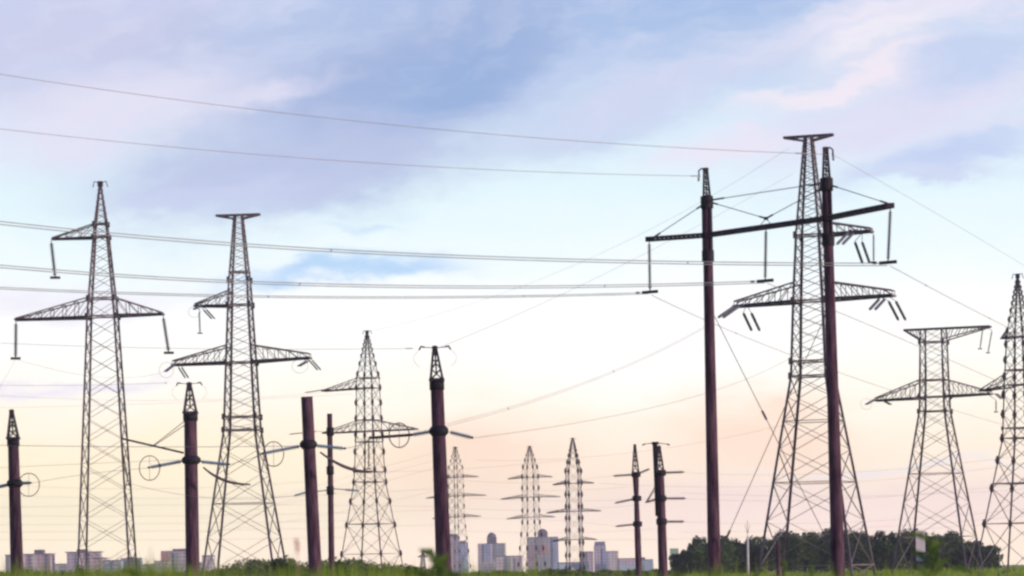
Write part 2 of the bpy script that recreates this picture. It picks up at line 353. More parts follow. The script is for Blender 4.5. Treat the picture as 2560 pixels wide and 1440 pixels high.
# ------------------------------------------------------------------ lattice towers
def lattice_tower(label, px, d, yaw, prof, top_py, k=0.6, k_low=0.7, waist=None, arms=(), tee=None, legw=0.2, brw=0.08,
                  horiz=(), plates=(), node=0.0, group='steel lattice pylons of the power lines', peak=False, strings=(), pairs=(), rings=(), ladder=False):
    s = d / F
    base = PG(px, d)
    t = thing('lattice_pylon', label, 'pylon', base, R(yaw), group)
    M = WM[t.name]
    zof = lambda py: P(px, py, d).z
    cf = math.cos(R(yaw)) - (px-1280)/(F*K)*math.sin(R(yaw)); sp = s; s = s/cf
    pr = sorted([(zof(py), h*s) for py, h in prof])
    if pr[0][0] > 0:
        (z0, h0), (z1, h1) = pr[0], pr[1]
        pr = [(0.0, max(h0 + (h0-h1)*(z0-0)/(z1-z0), h0))] + pr
    def half(z):
        if z <= pr[0][0]: return pr[0][1]
        for (z0, h0), (z1, h1) in zip(pr, pr[1:]):
            if z <= z1: return h0 + (h1-h0)*(z-z0)/(z1-z0)
        return pr[-1][1]
    ztop = zof(top_py)
    def W(x, y, z): return M @ Vector((x, y, z))
    # bracing levels
    lv = []; z = ztop; zw = zof(waist) if waist else -1
    while z > 0:
        lv.append(z); kk = k if z > zw else k_low
        st = max(2*half(z)*kk, 0.55)
        if z > zw and z - st*1.3 < zw: st = z - zw
        z -= st
    lv.append(0.0)
    if len(lv) > 2 and lv[-2] < 0.8: lv.pop(-2)
    # legs, one steel angle per leg, bent at each profile break
    zs = [z for z, h in pr if z < ztop - 0.01] + [ztop]
    for i, j in ((-1, -1), (1, -1), (1, 1), (-1, 1)):
        mb = MB(); out = M.to_3x3() @ Vector((i, j, 0))
        for z0, z1 in zip(zs, zs[1:]):
            mb.angle(W(i*half(z0), j*half(z0), z0), W(i*half(z1), j*half(z1), z1), legw if z0 < ztop*0.75 else legw*0.8, out)
        n0 = len(mb.f)
        for py in plates:
            z = zof(py); h = half(z); c = W(i*h, j*h, z); mb.bar(c - Vector((0, 0, legw*1.3)), c + Vector((0, 0, legw*1.3)), legw*2.9, legw*1.2)
        if node:
            for z in lv[1:-1]:
                h = half(z); c = W(i*h, j*h, z); nd = node*min(1, 0.25 + h*0.55); mb.bar(c - Vector((0, 0, nd*0.8)), c, nd*0.35, nd*0.25, nd); mb.bar(c, c + Vector((0, 0, nd*0.8)), nd, nd*0.7, nd*0.35)
        f = MB()
        o = mb.build('leg', STEEL, t); o.data.materials.append(STEELD)
        for pl in o.data.polygons[n0:]: pl.material_index = 1
        b = half(0); f.box(W(i*b, j*b, 0.12), 0.9, 0.9, 0.34); f.build('footing', CONC, o)
    br = MB(); dirs = ((-1, -1), (1, -1), (1, 1), (-1, 1))
    for n, (a, b) in enumerate(zip(lv, lv[1:])):
        ha, hb = half(a), half(b); w = brw if a > zw else brw*1.15
        for q in range(4):
            (i, j), (i2, j2) = dirs[q], dirs[(q+1) % 4]
            e = 0.97 if q % 2 else 1.0
            br.bar(W(i*ha*e, j*ha*e, a), W(i2*hb*e, j2*hb*e, b), w, w*0.5)
            br.bar(W(i2*ha*0.985, j2*ha*0.985, a), W(i*hb*0.985, j*hb*0.985, b), w, w*0.5)
        if a < zw and n % 2 == 0 and b > 0.5:
            for q in range(4):
                (i, j), (i2, j2) = dirs[q], dirs[(q+1) % 4]
                br.bar(W(i*hb, j*hb, b), W(i2*hb, j2*hb, b), w*0.8)
    for py in horiz:
        z = zof(py); h = half(z)
        for q in range(4):
            (i, j), (i2, j2) = dirs[q], dirs[(q+1) % 4]
            br.bar(W(i*h, j*h, z), W(i2*h, j2*h, z), brw*1.5)
        br.bar(W(-h, -h, z), W(h, h, z), brw)
    br.build('bracing', BRACE, t)
    if peak:
        pk = MB(); h = half(ztop)
        pk.box(W(0, 0, ztop+0.1), h*2.3+0.2, h*2.3+0.2, 0.5)
        for sg in (-1, 1): pk.tube([W(sg*h, 0, ztop+0.2), W(sg*(h+0.45), 0, ztop+0.35), W(sg*(h+0.6), 0, ztop-0.2)], 0.05, 5)
        pk.build('peak_cap', STEELD, t)
    tips = []
    # cross arms: (side, tip px from axis, root bottom py, root top py, tip rise px, tip height px)
    for (side, L, pb, pt, rise, tiph) in arms:
        zb, zt = zof(pb), zof(pt); hb, ht = half(zb), half(zt); L = L*s; tw = 0.35*hb
        a = MB(); N = max(3, int((L-hb)/(1.15*max(0.9, hb*0.55)))); zr = zb + rise*sp; th = max(tiph*sp, 0.12)
        lo = lambda f, y: W(side*(hb+(L-hb)*f), y*(hb+(tw-hb)*f), zb+(zr-zb)*f)
        up = lambda f, y: W(side*(ht+(L-ht)*f), y*(ht+(tw-ht)*f), zt+(zr+th-zt)*f)
        for y in (-1, 1):
            a.bar(lo(0, y), lo(1, y), legw*1.05)
        for y in (-1, 1):
            a.bar(up(0, y), up(1, y), legw*0.6)
            for n in range(N):
                f0, f1 = n/N, (n+1)/N
                a.bar(up(f0, y), lo(f1, y), brw*0.8); a.bar(lo(f1, y), up(f1, y), brw*0.75)
        for n in range(N):
            f0, f1 = n/N, (n+1)/N
            a.bar(lo(f0, -1), lo(f1, 1), brw*0.8); a.bar(lo(f1, -1), lo(f1, 1), brw*0.8); a.bar(up(f1, -1), up(f1, 1), brw*0.7)
        a.bar(lo(1, -1.6), lo(1, 1.6), legw*0.8)
        o = a.build('crossarm', BRACE, t); o.data.materials.append(STEELD)
        for pl in o.data.polygons[:12]: pl.material_index = 1
        tips += [lo(f, y) for f in (1, .9, .78) for y in (-1, 1)]
    if tee:
        (Ll, Lr, pt, depth) = tee
        z = zof(pt); h = half(z); a = MB(); dz_ = depth*sp
        for y in (-1, 1):
            a.bar(W(-Ll*s, y*h*0.4, z), W(Lr*s, y*h*0.4, z), legw*0.9)
            for sg, L in ((-1, Ll), (1, Lr)):
                L = L*s
                a.bar(W(sg*half(z-dz_), y*half(z-dz_), z-dz_), W(sg*L, y*h*0.4, z-0.05), legw*0.6)
                N = max(2, int(L/1.1))
                for n in range(1, N):
                    f = n/N; f2 = (n-0.6)/N
                    a.bar(W(sg*(h+(L-h)*f), y*h*0.4, z), W(sg*(h+(L-h)*f2), y*h*0.6, z-dz_*(1-f2)), brw*0.9)
        for n in range(9):
            x = -Ll*s + (Ll+Lr)*s*n/8; a.bar(W(x, -h*0.4, z), W(x, h*0.4, z), brw)
        a.build('earth_wire_crossarm', STEEL, t); tips += [W(f*Lr*s, 0, z) for f in (1, .9, .8)]
    for (x0, y0, x1, y1) in strings:       # suspension strings
        insulator(t, P(x0, y0, d), P(x1, y1, d), 0.22 if abs(y1-y0) > 70 else 0.12, None, True, tips)
    for (x0, y0, x1, y1, dd, gap) in pairs:      # double tension strings
        for sg in (-0.5, 0.5):
            off = gap*sg
            insulator(t, P(x0+off, y0, d), P(x1+off, y1, d+dd), 0.15 if gap > 10 else 0.09, None, False, tips)
    for (x, y, rx, ry) in rings:
        c = P(x, y, d); MB().ring(c, Vector((rx*sp, 0, 0)), Vector((0, 0.3, ry*sp)), 0.02).build('jumper_loop', THINWIRE, t)
    return t

T1 = lattice_tower('tall slim pylon with pointed top, one short upper arm and three hanging insulators', 269, 105, -1.4,
    [(460, 3), (560, 16), (590, 19), (790, 36), (1400, 65)], 462, k=0.60, k_low=0.6, waist=None,
    arms=[(-1, 122, 594, 560, -1, 3), (-1, 217, 793, 745, -2, 3), (1, 151, 790, 745, 2, 3)],
    plates=(560, 592, 746, 791), horiz=(560, 592, 746, 791), peak=True, legw=0.19, brw=0.08,
    strings=[(128, 604, 138, 694), (40, 806, 39, 896), (408, 792, 422, 882)])
T2 = lattice_tower('flat topped anchor pylon with splayed legs and drooping insulators beside the slim pylon', 613, 112, -6.5,
    [(537, 11), (725, 26), (905, 34), (1075, 41), (1400, 86)], 537, k=0.45, k_low=0.62, waist=1075,
    arms=[(-1, 112, 764, 728, 2, 5), (-1, 170, 906, 864, -2, 10), (1, 172, 905, 864, 6, 10)], tee=(56, 54, 537, 9),
    plates=(700, 762, 906, 1042, 1075), horiz=(680, 762, 906, 1042, 1075), legw=0.22, brw=0.08,
    strings=[(498, 778, 500, 833)],
    pairs=[(440, 908, 412, 930, -3, 5), (450, 918, 468, 946, 3, 8), (776, 900, 799, 926, 3, 8), (768, 903, 746, 916, -3, 6),
           (505, 762, 484, 774, -3, 4), (512, 774, 534, 798, 3, 8)],
    rings=[(416, 925, 18, 20), (750, 915, 20, 18), (486, 780, 15, 14)])
T3 = lattice_tower('mid distance pylon with needle top standing between the capless pole and the tallest thick pole', 929, 153, -24.5,
    [(832, 2), (945, 19), (970, 20), (1080, 22), (1205, 27), (1400, 51)], 832, k=0.85, k_low=0.8, waist=1205,
    arms=[(-1, 112, 970, 945, -3, 2), (-1, 112, 1078, 1052, -1, 2), (1, 118, 1078, 1052, 0, 2)],
    horiz=(945, 970, 1050, 1078, 1105, 1180, 1205, 1310), plates=(945, 970, 1050, 1078, 1100, 1180, 1205), legw=0.15, brw=0.075, node=0.62,
    pairs=[(825, 972, 760, 982, -5, 0), (795, 1078, 720, 1086, -5, 0)], peak=True)
T4 = lattice_tower('largest anchor pylon with flat top and splayed legs standing behind the twin-pole portal', 2042, 104, -20,
    [(338, 10), (588, 31), (751, 39), (940, 46), (1330, 103)], 338, k=0.42, k_low=0.55, waist=940,
    arms=[(1, 152, 590, 555, 4, 7), (-1, 192, 753, 707, -4, 12), (1, 203, 751, 705, 3, 12)], tee=(62, 62, 340, 11),
    plates=(588, 752, 903, 940), horiz=(588, 752, 903, 940), legw=0.24, brw=0.085,
    pairs=[(1843, 765, 1800, 795, -3, 12), (1868, 782, 1890, 828, 3, 20), (2205, 748, 2180, 775, -3, 14), (2230, 752, 2256, 802, 3, 18),
           (2135, 574, 2098, 612, -3, 14), (2146, 604, 2166, 660, 3, 18)],
    strings=[(2184, 585, 2184, 655)])
T5 = lattice_tower('wide anchor pylon with long flat top arm rising out of the dark wood', 2345, 132, -21,
    [(822, 28), (900, 30), (1025, 33), (1310, 76)], 822, k=0.55, k_low=0.62, waist=1030,
    arms=[(-1, 148, 994, 950, -2, 6), (1, 140, 992, 950, 2, 6)], tee=(72, 142, 822, 28),
    plates=(855, 992, 1028), horiz=(855, 950, 992, 1028), legw=0.23, brw=0.085,
    strings=[(2457, 822, 2450, 872), (2480, 826, 2470, 882), (2490, 1000, 2490, 1030)],
    pairs=[(2188, 998, 2164, 1012, -4, 5), (2206, 1000, 2228, 1012, 4, 5), (2490, 984, 2506, 998, 4, 6)], rings=[(2166, 1010, 14, 14)])
T6 = lattice_tower('dark pylon cut off by the right edge of the view with dotted joints', 2558, 118, -36,
    [(692, 2), (840, 21), (975, 27), (1095, 31), (1340, 68)], 692, k=0.8, k_low=0.8, waist=1095,
    arms=[(-1, 96, 965, 935, -7, 3), (1, 96, 962, 935, 0, 3), (-1, 40, 842, 822, -2, 2)],
    horiz=(842, 925, 962, 1070, 1095, 1208), plates=(842, 962, 980, 1070, 1095), legw=0.16, brw=0.08, node=0.62, peak=True)
far_group = 'distant pylons above the town'
for lab, px, d, tp, prof, arms, py_node in (
    ('distant pylon half behind the tallest thick pole, three pairs of arms', 1144, 290, 1120, [(1120, 2), (1172, 11), (1290, 12), (1330, 14), (1420, 20)], (1193, 1240, 1292), 0.85),
    ('distant pale pylon with three pairs of arms above the turreted tower block', 1330, 285, 1118, [(1118, 2), (1175, 14), (1300, 15), (1420, 24)], (1193, 1243, 1293), 0.85),
    ('darker distant pylon with three pairs of arms and a pointed peak, over pale low sheds', 1438, 262, 1098, [(1098, 2), (1180, 16), (1280, 16), (1420, 18)], (1208, 1278, 1349), 1.0)):
    A = []
    for n, ay in enumerate(arms):
        L = (54, 72, 58)[n] * (1.0 if px != 1438 else 0.92)
        A += [(-1, L, ay, ay-7, -3, 1), (1, L, ay, ay-7, -1, 1)]
    lattice_tower(lab, px, d, {1144: -33, 1330: -24, 1438: -15}[px], prof, tp, k=0.9, k_low=0.9, arms=A, horiz=arms, plates=arms, legw=0.13 if px < 1400 else 0.18, brw=0.08 if px < 1400 else 0.10, node=py_node*(.75 if px < 1200 else 1), group=far_group, peak=True)
lattice_tower('tiny far pylon low beside the foot of the tallest thick pole', 1058, 620, -20, [(1375, 2), (1400, 4), (1430, 7)], 1375, k=1.0, arms=[(-1, 12, 1392, 1388, 0, 1), (1, 12, 1392, 1388, 0, 1)], legw=0.4, brw=0.25, group=far_group)

# ------------------------------------------------------------------ the twin-pole portal
def shaft_mb(top, bot, rt, rb, n=20, k=20):
    """concrete pole from bot (z = 0) to top"""
    mb = MB(); pts = []; rad = []
    for i in range(n+1):
        f = i/n; pts.append(bot.lerp(top, f)); rad.append(rb + (rt-rb)*f)
    return mb.tube(pts, rad, k)
def to_ground(a, b):
    """extend the line a (upper) to b (lower) down to the ground"""
    t = a.z/(a.z-b.z); return a + (b-a)*t
def cap_lattice(parent, c, top, w, wt, bw=0.05, rungs=4):
    """lattice lightning cap on a pole head"""
    mb = MB(); c, top = Vector(c), Vector(top)
    cr_ = [(-1, -1), (1, -1), (1, 1), (-1, 1)]
    pt = lambda q, f: c.lerp(top, f) + Vector((cr_[q][0], cr_[q][1], 0))*(w + (wt-w)*f)
    for q in range(4):
        mb.bar(pt(q, 0), pt(q, 1), bw*1.2)
        for n in range(rungs):
            mb.bar(pt(q, n/rungs), pt((q+1) % 4, (n+1)/rungs), bw*0.7); mb.bar(pt((q+1) % 4, (n+0.0)/rungs), pt(q, (n+1)/rungs), bw*0.7)
    mb.box(top, wt*2+bw*2, wt*2+bw*2, bw*3); mb.box(c, w*2+bw*2.5, w*2+bw*2.5, bw*2)
    mb.bar(c.lerp(top, 0.15), top + Vector((0, 0, bw*2)), bw*1.2)
    return mb.build('lattice_cap', STEELD, parent)
DL, DR = 56.2, 54.0
base = PG(1930, 55.1)
HF = thing('portal_pylon', 'twin concrete poles joined by a slanting dark crossarm with three hanging insulators', 'pylon', base)
poles = {}
for key, d, tp, bp, spt, wt, wb in (('a', DL, (1767, 497), (1786, 1420), (1764, 424), 0.235, 0.345), ('b', DR, (2066, 452), (2095, 1415), (2064, 372), 0.235, 0.345)):
    top = P(*tp, d); bot = to_ground(top, P(*bp, d))
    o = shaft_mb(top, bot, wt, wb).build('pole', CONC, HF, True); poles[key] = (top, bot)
    # head sleeve of steel straps down to the crossarm
    sl = MB(); lowp = top.lerp(bot, 0.145)
    sl.tube([top + Vector((0, 0, 0.12)), top - Vector((0, 0, 0.5))], 0.33, 14)
    for q in range(4):
        a = q*math.pi/2 + 0.6; off = Vector((math.cos(a), math.sin(a), 0))*0.28
        sl.bar(top + off, lowp + off*1.05, 0.11, 0.04)
    sl.tube([lowp + Vector((0, 0, 0.25)), lowp - Vector((0, 0, 0.3))], 0.32, 14)
    sl.build('steel_sleeve', COLLAR, o)
    c = cap_lattice(HF, top + Vector((0, 0, 0.1)), P(*spt, d), 0.17, 0.09, 0.055, 5)
    side = -1 if key == 'a' else 1; e = P(*spt, d); hk = MB()
    hk.tube([e, e + Vector((side*0.22, 0, 0.06)), e + Vector((side*0.36, 0, -0.06)), e + Vector((side*0.36, 0, -0.3))], 0.045, 6)
    string_mb(e + Vector((side*0.36, 0, -0.28)), e + Vector((side*0.38, 0, -0.62)), 0.075, 3, hk)
    hk.build('earth_wire_hook', STEELD, HF)
ap = [P(1622, 598, 57.4), P(1767, 588, DL), P(2065, 546, DR), P(2226, 514, 52.8)]
ca = MB()
for a, b in zip(ap, ap[1:]):
    d_ = (b-a); n_ = max(2, int(d_.length/0.35)); up_ = Vector((0, 0, 0.085)); sd_ = Vector((-d_.y, d_.x, 0)).normalized()*0.12
    for o1 in (up_+sd_, up_-sd_, -up_+sd_, -up_-sd_): ca.bar(a+o1, b+o1, 0.085)
    for k in range(n_):
        p0, p1 = a+d_*(k/n_), a+d_*((k+1)/n_)
        for s1 in (sd_, -sd_): ca.bar(p0+up_+s1, p1-up_+s1, 0.055); ca.bar(p0-up_+s1, p1+up_+s1, 0.05)
        ca.bar(p0+up_+sd_, p1+up_-sd_, 0.05); ca.bar(p0-up_+sd_, p1-up_-sd_, 0.05)
ca.build('crossarm', STEELD, HF)
for e in (ap[0], ap[3]):
    MB().box(e, 0.36, 0.36, 0.24).build('end_plate', STEELD, HF)
DM = 55.3
for p0, p1, n in (((1623, 604), (1625, 730), 22), ((1915, 572), (1913, 702), 22), ((2226, 522), (2220, 656), 22)):
    d = {1623: 57.4, 1915: DM, 2226: 52.8}[p0[0]]
    a, b = P(*p0, d), P(*p1, d); st_ = string_mb(a, b, 0.105, n).build('insulator_string', PORC, HF, True)
    y = MB(); y.bar(b - Vector((0.42, -0.1, 0.02)), b + Vector((0.42, -0.1, 0.02)), 0.12, 0.16); y.bar(b + Vector((-0.75, 0.05, -0.02)), b + Vector((-0.55, 0.05, -0.02)), 0.10)
    y.build('clamp', STEELD, st_)
def stay(pts, r=0.022, ends=True):
    mb = MB(); mb.tube(pts, r, 5)
    if ends:
        for a, b in ((pts[0], pts[-1]), (pts[-1], pts[0])): mb.tube([a, a.lerp(b, 0.12)], r*2.2, 6)
    mb.build('stay_rod', STEELD, HF)
stay([P(1757, 512, DL), P(1636, 592, 57.3)]); stay([P(1778, 506, DL), P(1915, 546, DM)]); stay([P(2056, 470, DR), P(1915, 546, DM)])
stay([P(1778, 500, DL), P(2056, 458, DR)]); stay([P(2077, 463, DR), P(2218, 508, 52.8)])
mb = MB(); mb.tube([P(1915, 546, DM), P(1903, 560, DM), P(1906, 574, DM)], 0.02, 5); mb.tube([P(1915, 546, DM), P(1927, 560, DM), P(1924, 574, DM)], 0.02, 5)
mb.box(P(1915, 546, DM), 0.22, 0.12, 0.16); mb.build('hanger_yoke', STEELD, HF)
for pa, da, pb, db, f in (((1786, 790), DL, (2092, 1398), DR, 0.40), ((2076, 760), DR, (1792, 1400), DL, 0.88)):
    a, b = P(*pa, da), P(*pb, db); mb = MB(); mb.tube([a, b], 0.02, 5); mb.tube([a.lerp(b, f), a.lerp(b, f+0.035)], 0.06, 6); mb.build('cross_stay', STEEL, HF)
mb = MB(); q = poles['a'][0].lerp(poles['a'][1], 0.975); mb.tube([q, q + Vector((0, 0, 0.3))], 0.40, 14); mb.bar(q + Vector((-0.15, -0.42, -0.35)), q + Vector((0.3, -0.42, 0.5)), 0.16, 0.06); mb.build('stay_bracket', STEELD, HF)

# ------------------------------------------------------------------ thick concrete anchor poles
def anchor_pole(label, d, top, bot, rt, rb, cap=None, collar=None, left=None, right=None, ring=None, horns=True, jumper=None, group='thick concrete anchor poles'):
    s = d/F; tp = P(*top, d); bt = to_ground(tp, P(*bot, d))
    t = thing('concrete_pole', label, 'utility pole', bt, 0, group)
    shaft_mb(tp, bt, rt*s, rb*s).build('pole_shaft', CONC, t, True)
    if cap:
        hd = MB(); hd.tube([tp + Vector((0, 0, 0.06)), tp - Vector((0, 0, 0.42))], rt*s*1.16, 18); hd.build('head_band', COLLAR, t, True)
        e = P(*cap, d); cap_lattice(t, tp + Vector((0, 0, 0.12)), e, rt*s*0.95, rt*s*0.22, 0.07, 3)
        if horns:
            for sg in (-1, 1):
                h = MB(); q = e + Vector((sg*0.55, 0, 0.05))
                h.tube([e, q], 0.025, 5); h.tube([q, q + Vector((sg*0.18, 0, 0.04)), q + Vector((sg*0.28, 0, -0.14))], 0.055, 6)
                lp = [q + Vector((sg*0.28, 0, -0.14)) + Vector((sg*0.32*math.sin(u*math.pi), 0, -0.9*u)) for u in (0, .2, .4, .6, .8, 1)]
                h.tube(lp, 0.008, 4)
                h.build('earth_wire_horn', STEELD, t)
    if collar:
        c = P(*collar, d); cm = MB()
        cm.tube([c + Vector((0, 0, 0.26)), c + Vector((0, 0, 0.10)), c - Vector((0, 0, 0.10)), c - Vector((0, 0, 0.28))], [rt*s*1.1, rt*s*1.5, rt*s*1.55, rt*s*1.1], 18)
        cm.build('collar', COLLAR, t, True)
    for ends in (left, right):
        if ends:
            a, b = P(ends[0], ends[1], d), P(ends[2], ends[3], d)
            for off in (-0.16, 0.16): string_mb(a + Vector((0, off, 0.0)), b + Vector((0, off, 0)), 0.13, 14).build('insulator_string', GLASS, t, True)
            MB().bar(b + Vector((0, -0.25, 0)), b + Vector((0, 0.25, 0)), 0.12).build('yoke_plate', STEELD, t)
    if ring:
        (x, y, rx, ry) = ring; c = P(x, y, d); a, b = Vector((rx*s, 0.1, 0)), Vector((0, 0.12, ry*s))
        g = MB(); g.ring(c, a, b, 0.033)
        g.tube([c - b, c + b], 0.014, 4); g.build('grading_ring', STEEL, t, True)
    if jumper:
        for jj in jumper:
            pts = [P(x, y, d-0.4) for x, y in jj]; sm = []
            for i in range(13):
                u = i/12; a, b, c = pts; sm.append(a*(1-u)*(1-u) + b*2*u*(1-u) + c*u*u)
            j = MB(); string_mb(sm[0], sm[1], 0.05, 2, j); j.tube(sm, [0.05+0.05*math.sin(u/12*math.pi) for u in range(13)], 7); j.build('jumper', STEEL, t, True)
    return t
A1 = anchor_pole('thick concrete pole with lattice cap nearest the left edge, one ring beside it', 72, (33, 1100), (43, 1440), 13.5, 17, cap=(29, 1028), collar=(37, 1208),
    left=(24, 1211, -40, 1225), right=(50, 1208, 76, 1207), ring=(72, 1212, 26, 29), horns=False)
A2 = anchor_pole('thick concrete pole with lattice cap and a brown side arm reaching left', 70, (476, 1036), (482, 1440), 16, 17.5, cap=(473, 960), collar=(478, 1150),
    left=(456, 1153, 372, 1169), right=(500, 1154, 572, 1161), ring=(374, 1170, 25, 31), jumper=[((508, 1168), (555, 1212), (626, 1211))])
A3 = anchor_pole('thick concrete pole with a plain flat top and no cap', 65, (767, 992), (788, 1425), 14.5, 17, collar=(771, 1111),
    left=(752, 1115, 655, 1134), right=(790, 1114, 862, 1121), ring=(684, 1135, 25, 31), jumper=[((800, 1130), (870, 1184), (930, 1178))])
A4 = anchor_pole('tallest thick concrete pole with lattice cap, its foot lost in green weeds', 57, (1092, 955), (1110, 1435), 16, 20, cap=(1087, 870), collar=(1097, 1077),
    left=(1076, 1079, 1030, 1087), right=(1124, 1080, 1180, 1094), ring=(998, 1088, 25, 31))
# side arm with stays on the capped pole, and the strut on the tallest pole
mb = MB(); a, b = P(303, 1096, 70), P(458, 1132, 70)
mb.bar(a, b, 0.13); mb.bar(a + Vector((0, 0.5, 0)), b + Vector((0, 0.3, 0)), 0.10)
for k in range(6): mb.bar(a.lerp(b, k/6) + Vector((0, 0.5 if k % 2 else 0, 0)), a.lerp(b, (k+1)/6) + Vector((0, 0 if k % 2 else 0.5, 0)), 0.06)
mb.build('side_arm', STEELD, A2)
mb = MB()
for off in (0, 0.22): mb.bar(P(384, 1113, 70) + Vector((0, off*2, 0)), P(460, 1054, 70) + Vector((0.1*off, off, -off)), 0.045)
mb.build('arm_stay', STEEL, A2)
insulator(A2, P(302, 1102, 70), P(322, 1212, 70), 0.07, STEELD)
mb = MB(); a, b = P(922, 1095, 57), P(1030, 1087, 57); mb.bar(a, b, 0.15); mb.bar(a + Vector((0, 0.4, 0)), b, 0.1); mb.build('strut', STEELD, A4)
insulator(A4, P(922, 1097, 57), P(922, 1172, 57), 0.06, STEELD)

A5 = thing('concrete_pole', 'slender dark pole between the flat topped thick pole and the needle top pylon', 'utility pole', to_ground(P(824, 1034, 78), P(829, 1420, 78)), 0, 'slender concrete poles')
tp = P(824, 1034, 78); s_ = 78/F
shaft_mb(tp, to_ground(tp, P(829, 1420, 78)), 6.5*s_, 8*s_).build('pole_shaft', CONC, A5, True)
for py in (1079, 1176, 1226):
    c = P(825.5, py, 78); MB().tube([c + Vector((0, 0, .3)), c - Vector((0, 0, .3))], 9.4*s_, 12).build('pole_band', COLLAR, A5, True)
for x0, y0, x1, y1 in ((817, 1226, 768, 1230), (834, 1222, 862, 1224)):
    MB().bar(P(x0, y0, 78), P(x1, y1, 78), 0.07).build('link_rod', STEEL, A5)
for x0, y0, x1, y1 in ((768, 1230, 734, 1240), (862, 1224, 897, 1227)):
    string_mb(P(x0, y0, 78), P(x1, y1, 78), 0.12, 10).build('insulator_string', GLASS, A5, True)

def small_pole(label, d, top, bot, rt, rb, cap, arms, waist=None):
    s = d/F; tp = P(*top, d); bt = to_ground(tp, P(*bot, d))
    t = thing('concrete_pole', label, 'utility pole', bt, 0, 'pair of far concrete anchor poles')
    sh = MB(); n = 24; pts = []; rad = []
    for i in range(n+1):
        f = i/n; py = top[1] + (bot[1]-top[1])*(1-f)
        r = rb + (rt-rb)*f
        if waist and py < waist: r = rb*0.75 + (rt - rb*0.75)*min(1, (waist-py)/(waist-top[1])*1.0)
        elif waist: r = rb*0.75 + (rb - rb*0.75)*min(1, (py-waist)/80)
        pts.append(bt.lerp(tp, f)); rad.append(r*s)
    sh.tube(pts, rad, 14).build('pole_shaft', CONC, t, True)
    if cap: cap_lattice(t, tp, P(*cap, d), rt*s*0.9, rt*s*0.2, 0.07, 3)
    for (cx, cy, lst) in arms:
        c = P(cx, cy, d); MB().tube([c + Vector((0, 0, .22)), c - Vector((0, 0, .22))], rt*s*1.35, 12).build('collar', COLLAR, t, True)
        for ex, ey in lst: string_mb(c, P(ex, ey, d), 0.13, 12).build('insulator_string', PORC, t, True)
    return t
small_pole('thinner far concrete pole with lattice cap, left of the doubled dark pole', 92, (1589, 1182), (1597, 1430), 8.5, 8, (1587, 1114),
    [(1590, 1186, [(1532, 1190), (1625, 1172)]), (1592, 1246, [(1536, 1258)]), (1594, 1310, [(1538, 1316)])], waist=1240)
B2 = small_pole('stout far concrete pole with lattice cap and a thin dark post against it', 80, (1650, 1178), (1658, 1432), 10, 12, (1648, 1118),
    [(1651, 1182, [(1712, 1180)]), (1652, 1246, [(1716, 1246), (1612, 1256)]), (1654, 1304, [(1712, 1304)])])
mb = MB(); mb.tube([P(1637, 1106, 80), P(1641, 1190, 80), P(1645, 1290, 80)], [0.18, 0.19, 0.2], 12); mb.box(P(1638, 1108, 80), 0.5, 0.4, 0.2); mb.build('side_post', COLLAR, B2, True)
mb = MB()
for off in (0, 8): mb.bar(P(1640, 1212+off, 80), P(1617, 1252+off*0.4, 80), 0.06)
mb.build('arm_stay', STEEL, B2)
for ex in (1612, 1668):
    mb = MB(); mb.tube([P(1636, 1107, 80), P(ex, 1110, 80)], 0.03, 5); mb.tube([P(ex, 1110, 80), P(ex+(6 if ex > 1636 else -6), 1113, 80)], 0.06, 5); mb.build('earth_wire_horn', STEELD, B2)

# ------------------------------------------------------------------ wires
def curve3(a, b, c, n=36):
    """points on the parabola through a, b (somewhere between) and c"""
    L1, L2 = (b-a).length, (c-b).length; t1 = L1/(L1+L2); out = []
    for i in range(n+1):
        t = i/n
        la = (t-t1)*(t-1)/((0-t1)*(0-1)); lb = (t-0)*(t-1)/((t1-0)*(t1-1)); lc = (t-0)*(t-t1)/((1-0)*(1-t1))
        out.append(a*la + b*lb + c*lc)
    return out
def wire(name, label, p3, r, group, double=0.0, mat=None, n=36, cat='wire', dampers=()):
    pts = curve3(*[P(*p) for p in p3], n=n)
    o = thing(name, label, cat, pts[0], 0, group) if double else None
    if not double:
        mb = MB().tube(pts, r, 5)
        for f in dampers:
            i = int(f*n); mb.tube([pts[i], pts[i].lerp(pts[min(i+1, n)], 0.5)], r*2.6, 6)
        o = one(mb, name, mat or WIRE, label, cat, group); return o
    hv = Vector((0, 0.25, double/2))
    for sg in (-1, 1): MB().tube([p + hv*sg for p in pts], r, 5).build('strand', mat or WIRE, o)
    for f in (0.22, 0.6):
        i = int(f*n); mb = MB().bar(pts[i] - hv, pts[i] + hv, 0.035); mb.build('spacer', STEELD, o)
    return o
g1 = 'wires strung on the twin-pole portal'
wire('earth_wire', 'upper thin earth wire crossing the sky to the higher portal pole', [(2070, 386, 54), (1000, 314, 50), (-60, 176, 46)], 0.0135, g1, mat=THINWIRE, dampers=(0.03,))
wire('earth_wire', 'second thin earth wire, ending at the hooked top of the lower portal pole', [(1750, 440, 56.2), (850, 402, 52), (-60, 315, 48)], 0.0135, g1, mat=THINWIRE, dampers=(0.015,))
wire('conductor_bundle', 'topmost doubled conductor, ending at the insulator on the high crossarm end', [(2217, 661, 52.8), (860, 628, 50), (-60, 550, 45)], 0.022, g1, 0.17)
wire('conductor_bundle', 'middle doubled conductor, ending at the insulator midway along the crossarm', [(1910, 705, 55.3), (800, 712, 51), (-60, 660, 46)], 0.022, g1, 0.15)
wire('conductor_bundle', 'lowest doubled conductor, ending at the insulator on the low crossarm end', [(1620, 733, 57.4), (800, 743, 53), (-60, 717, 48)], 0.019, g1, 0.12)
g2 = 'wires running away to the right of the portal'
wire('earth_wire', 'faint earth wire falling from the hooked top of the higher portal pole', [(2078, 384, 54), (2300, 510, 62), (2620, 700, 76)], 0.010, g2, mat=THINWIRE)
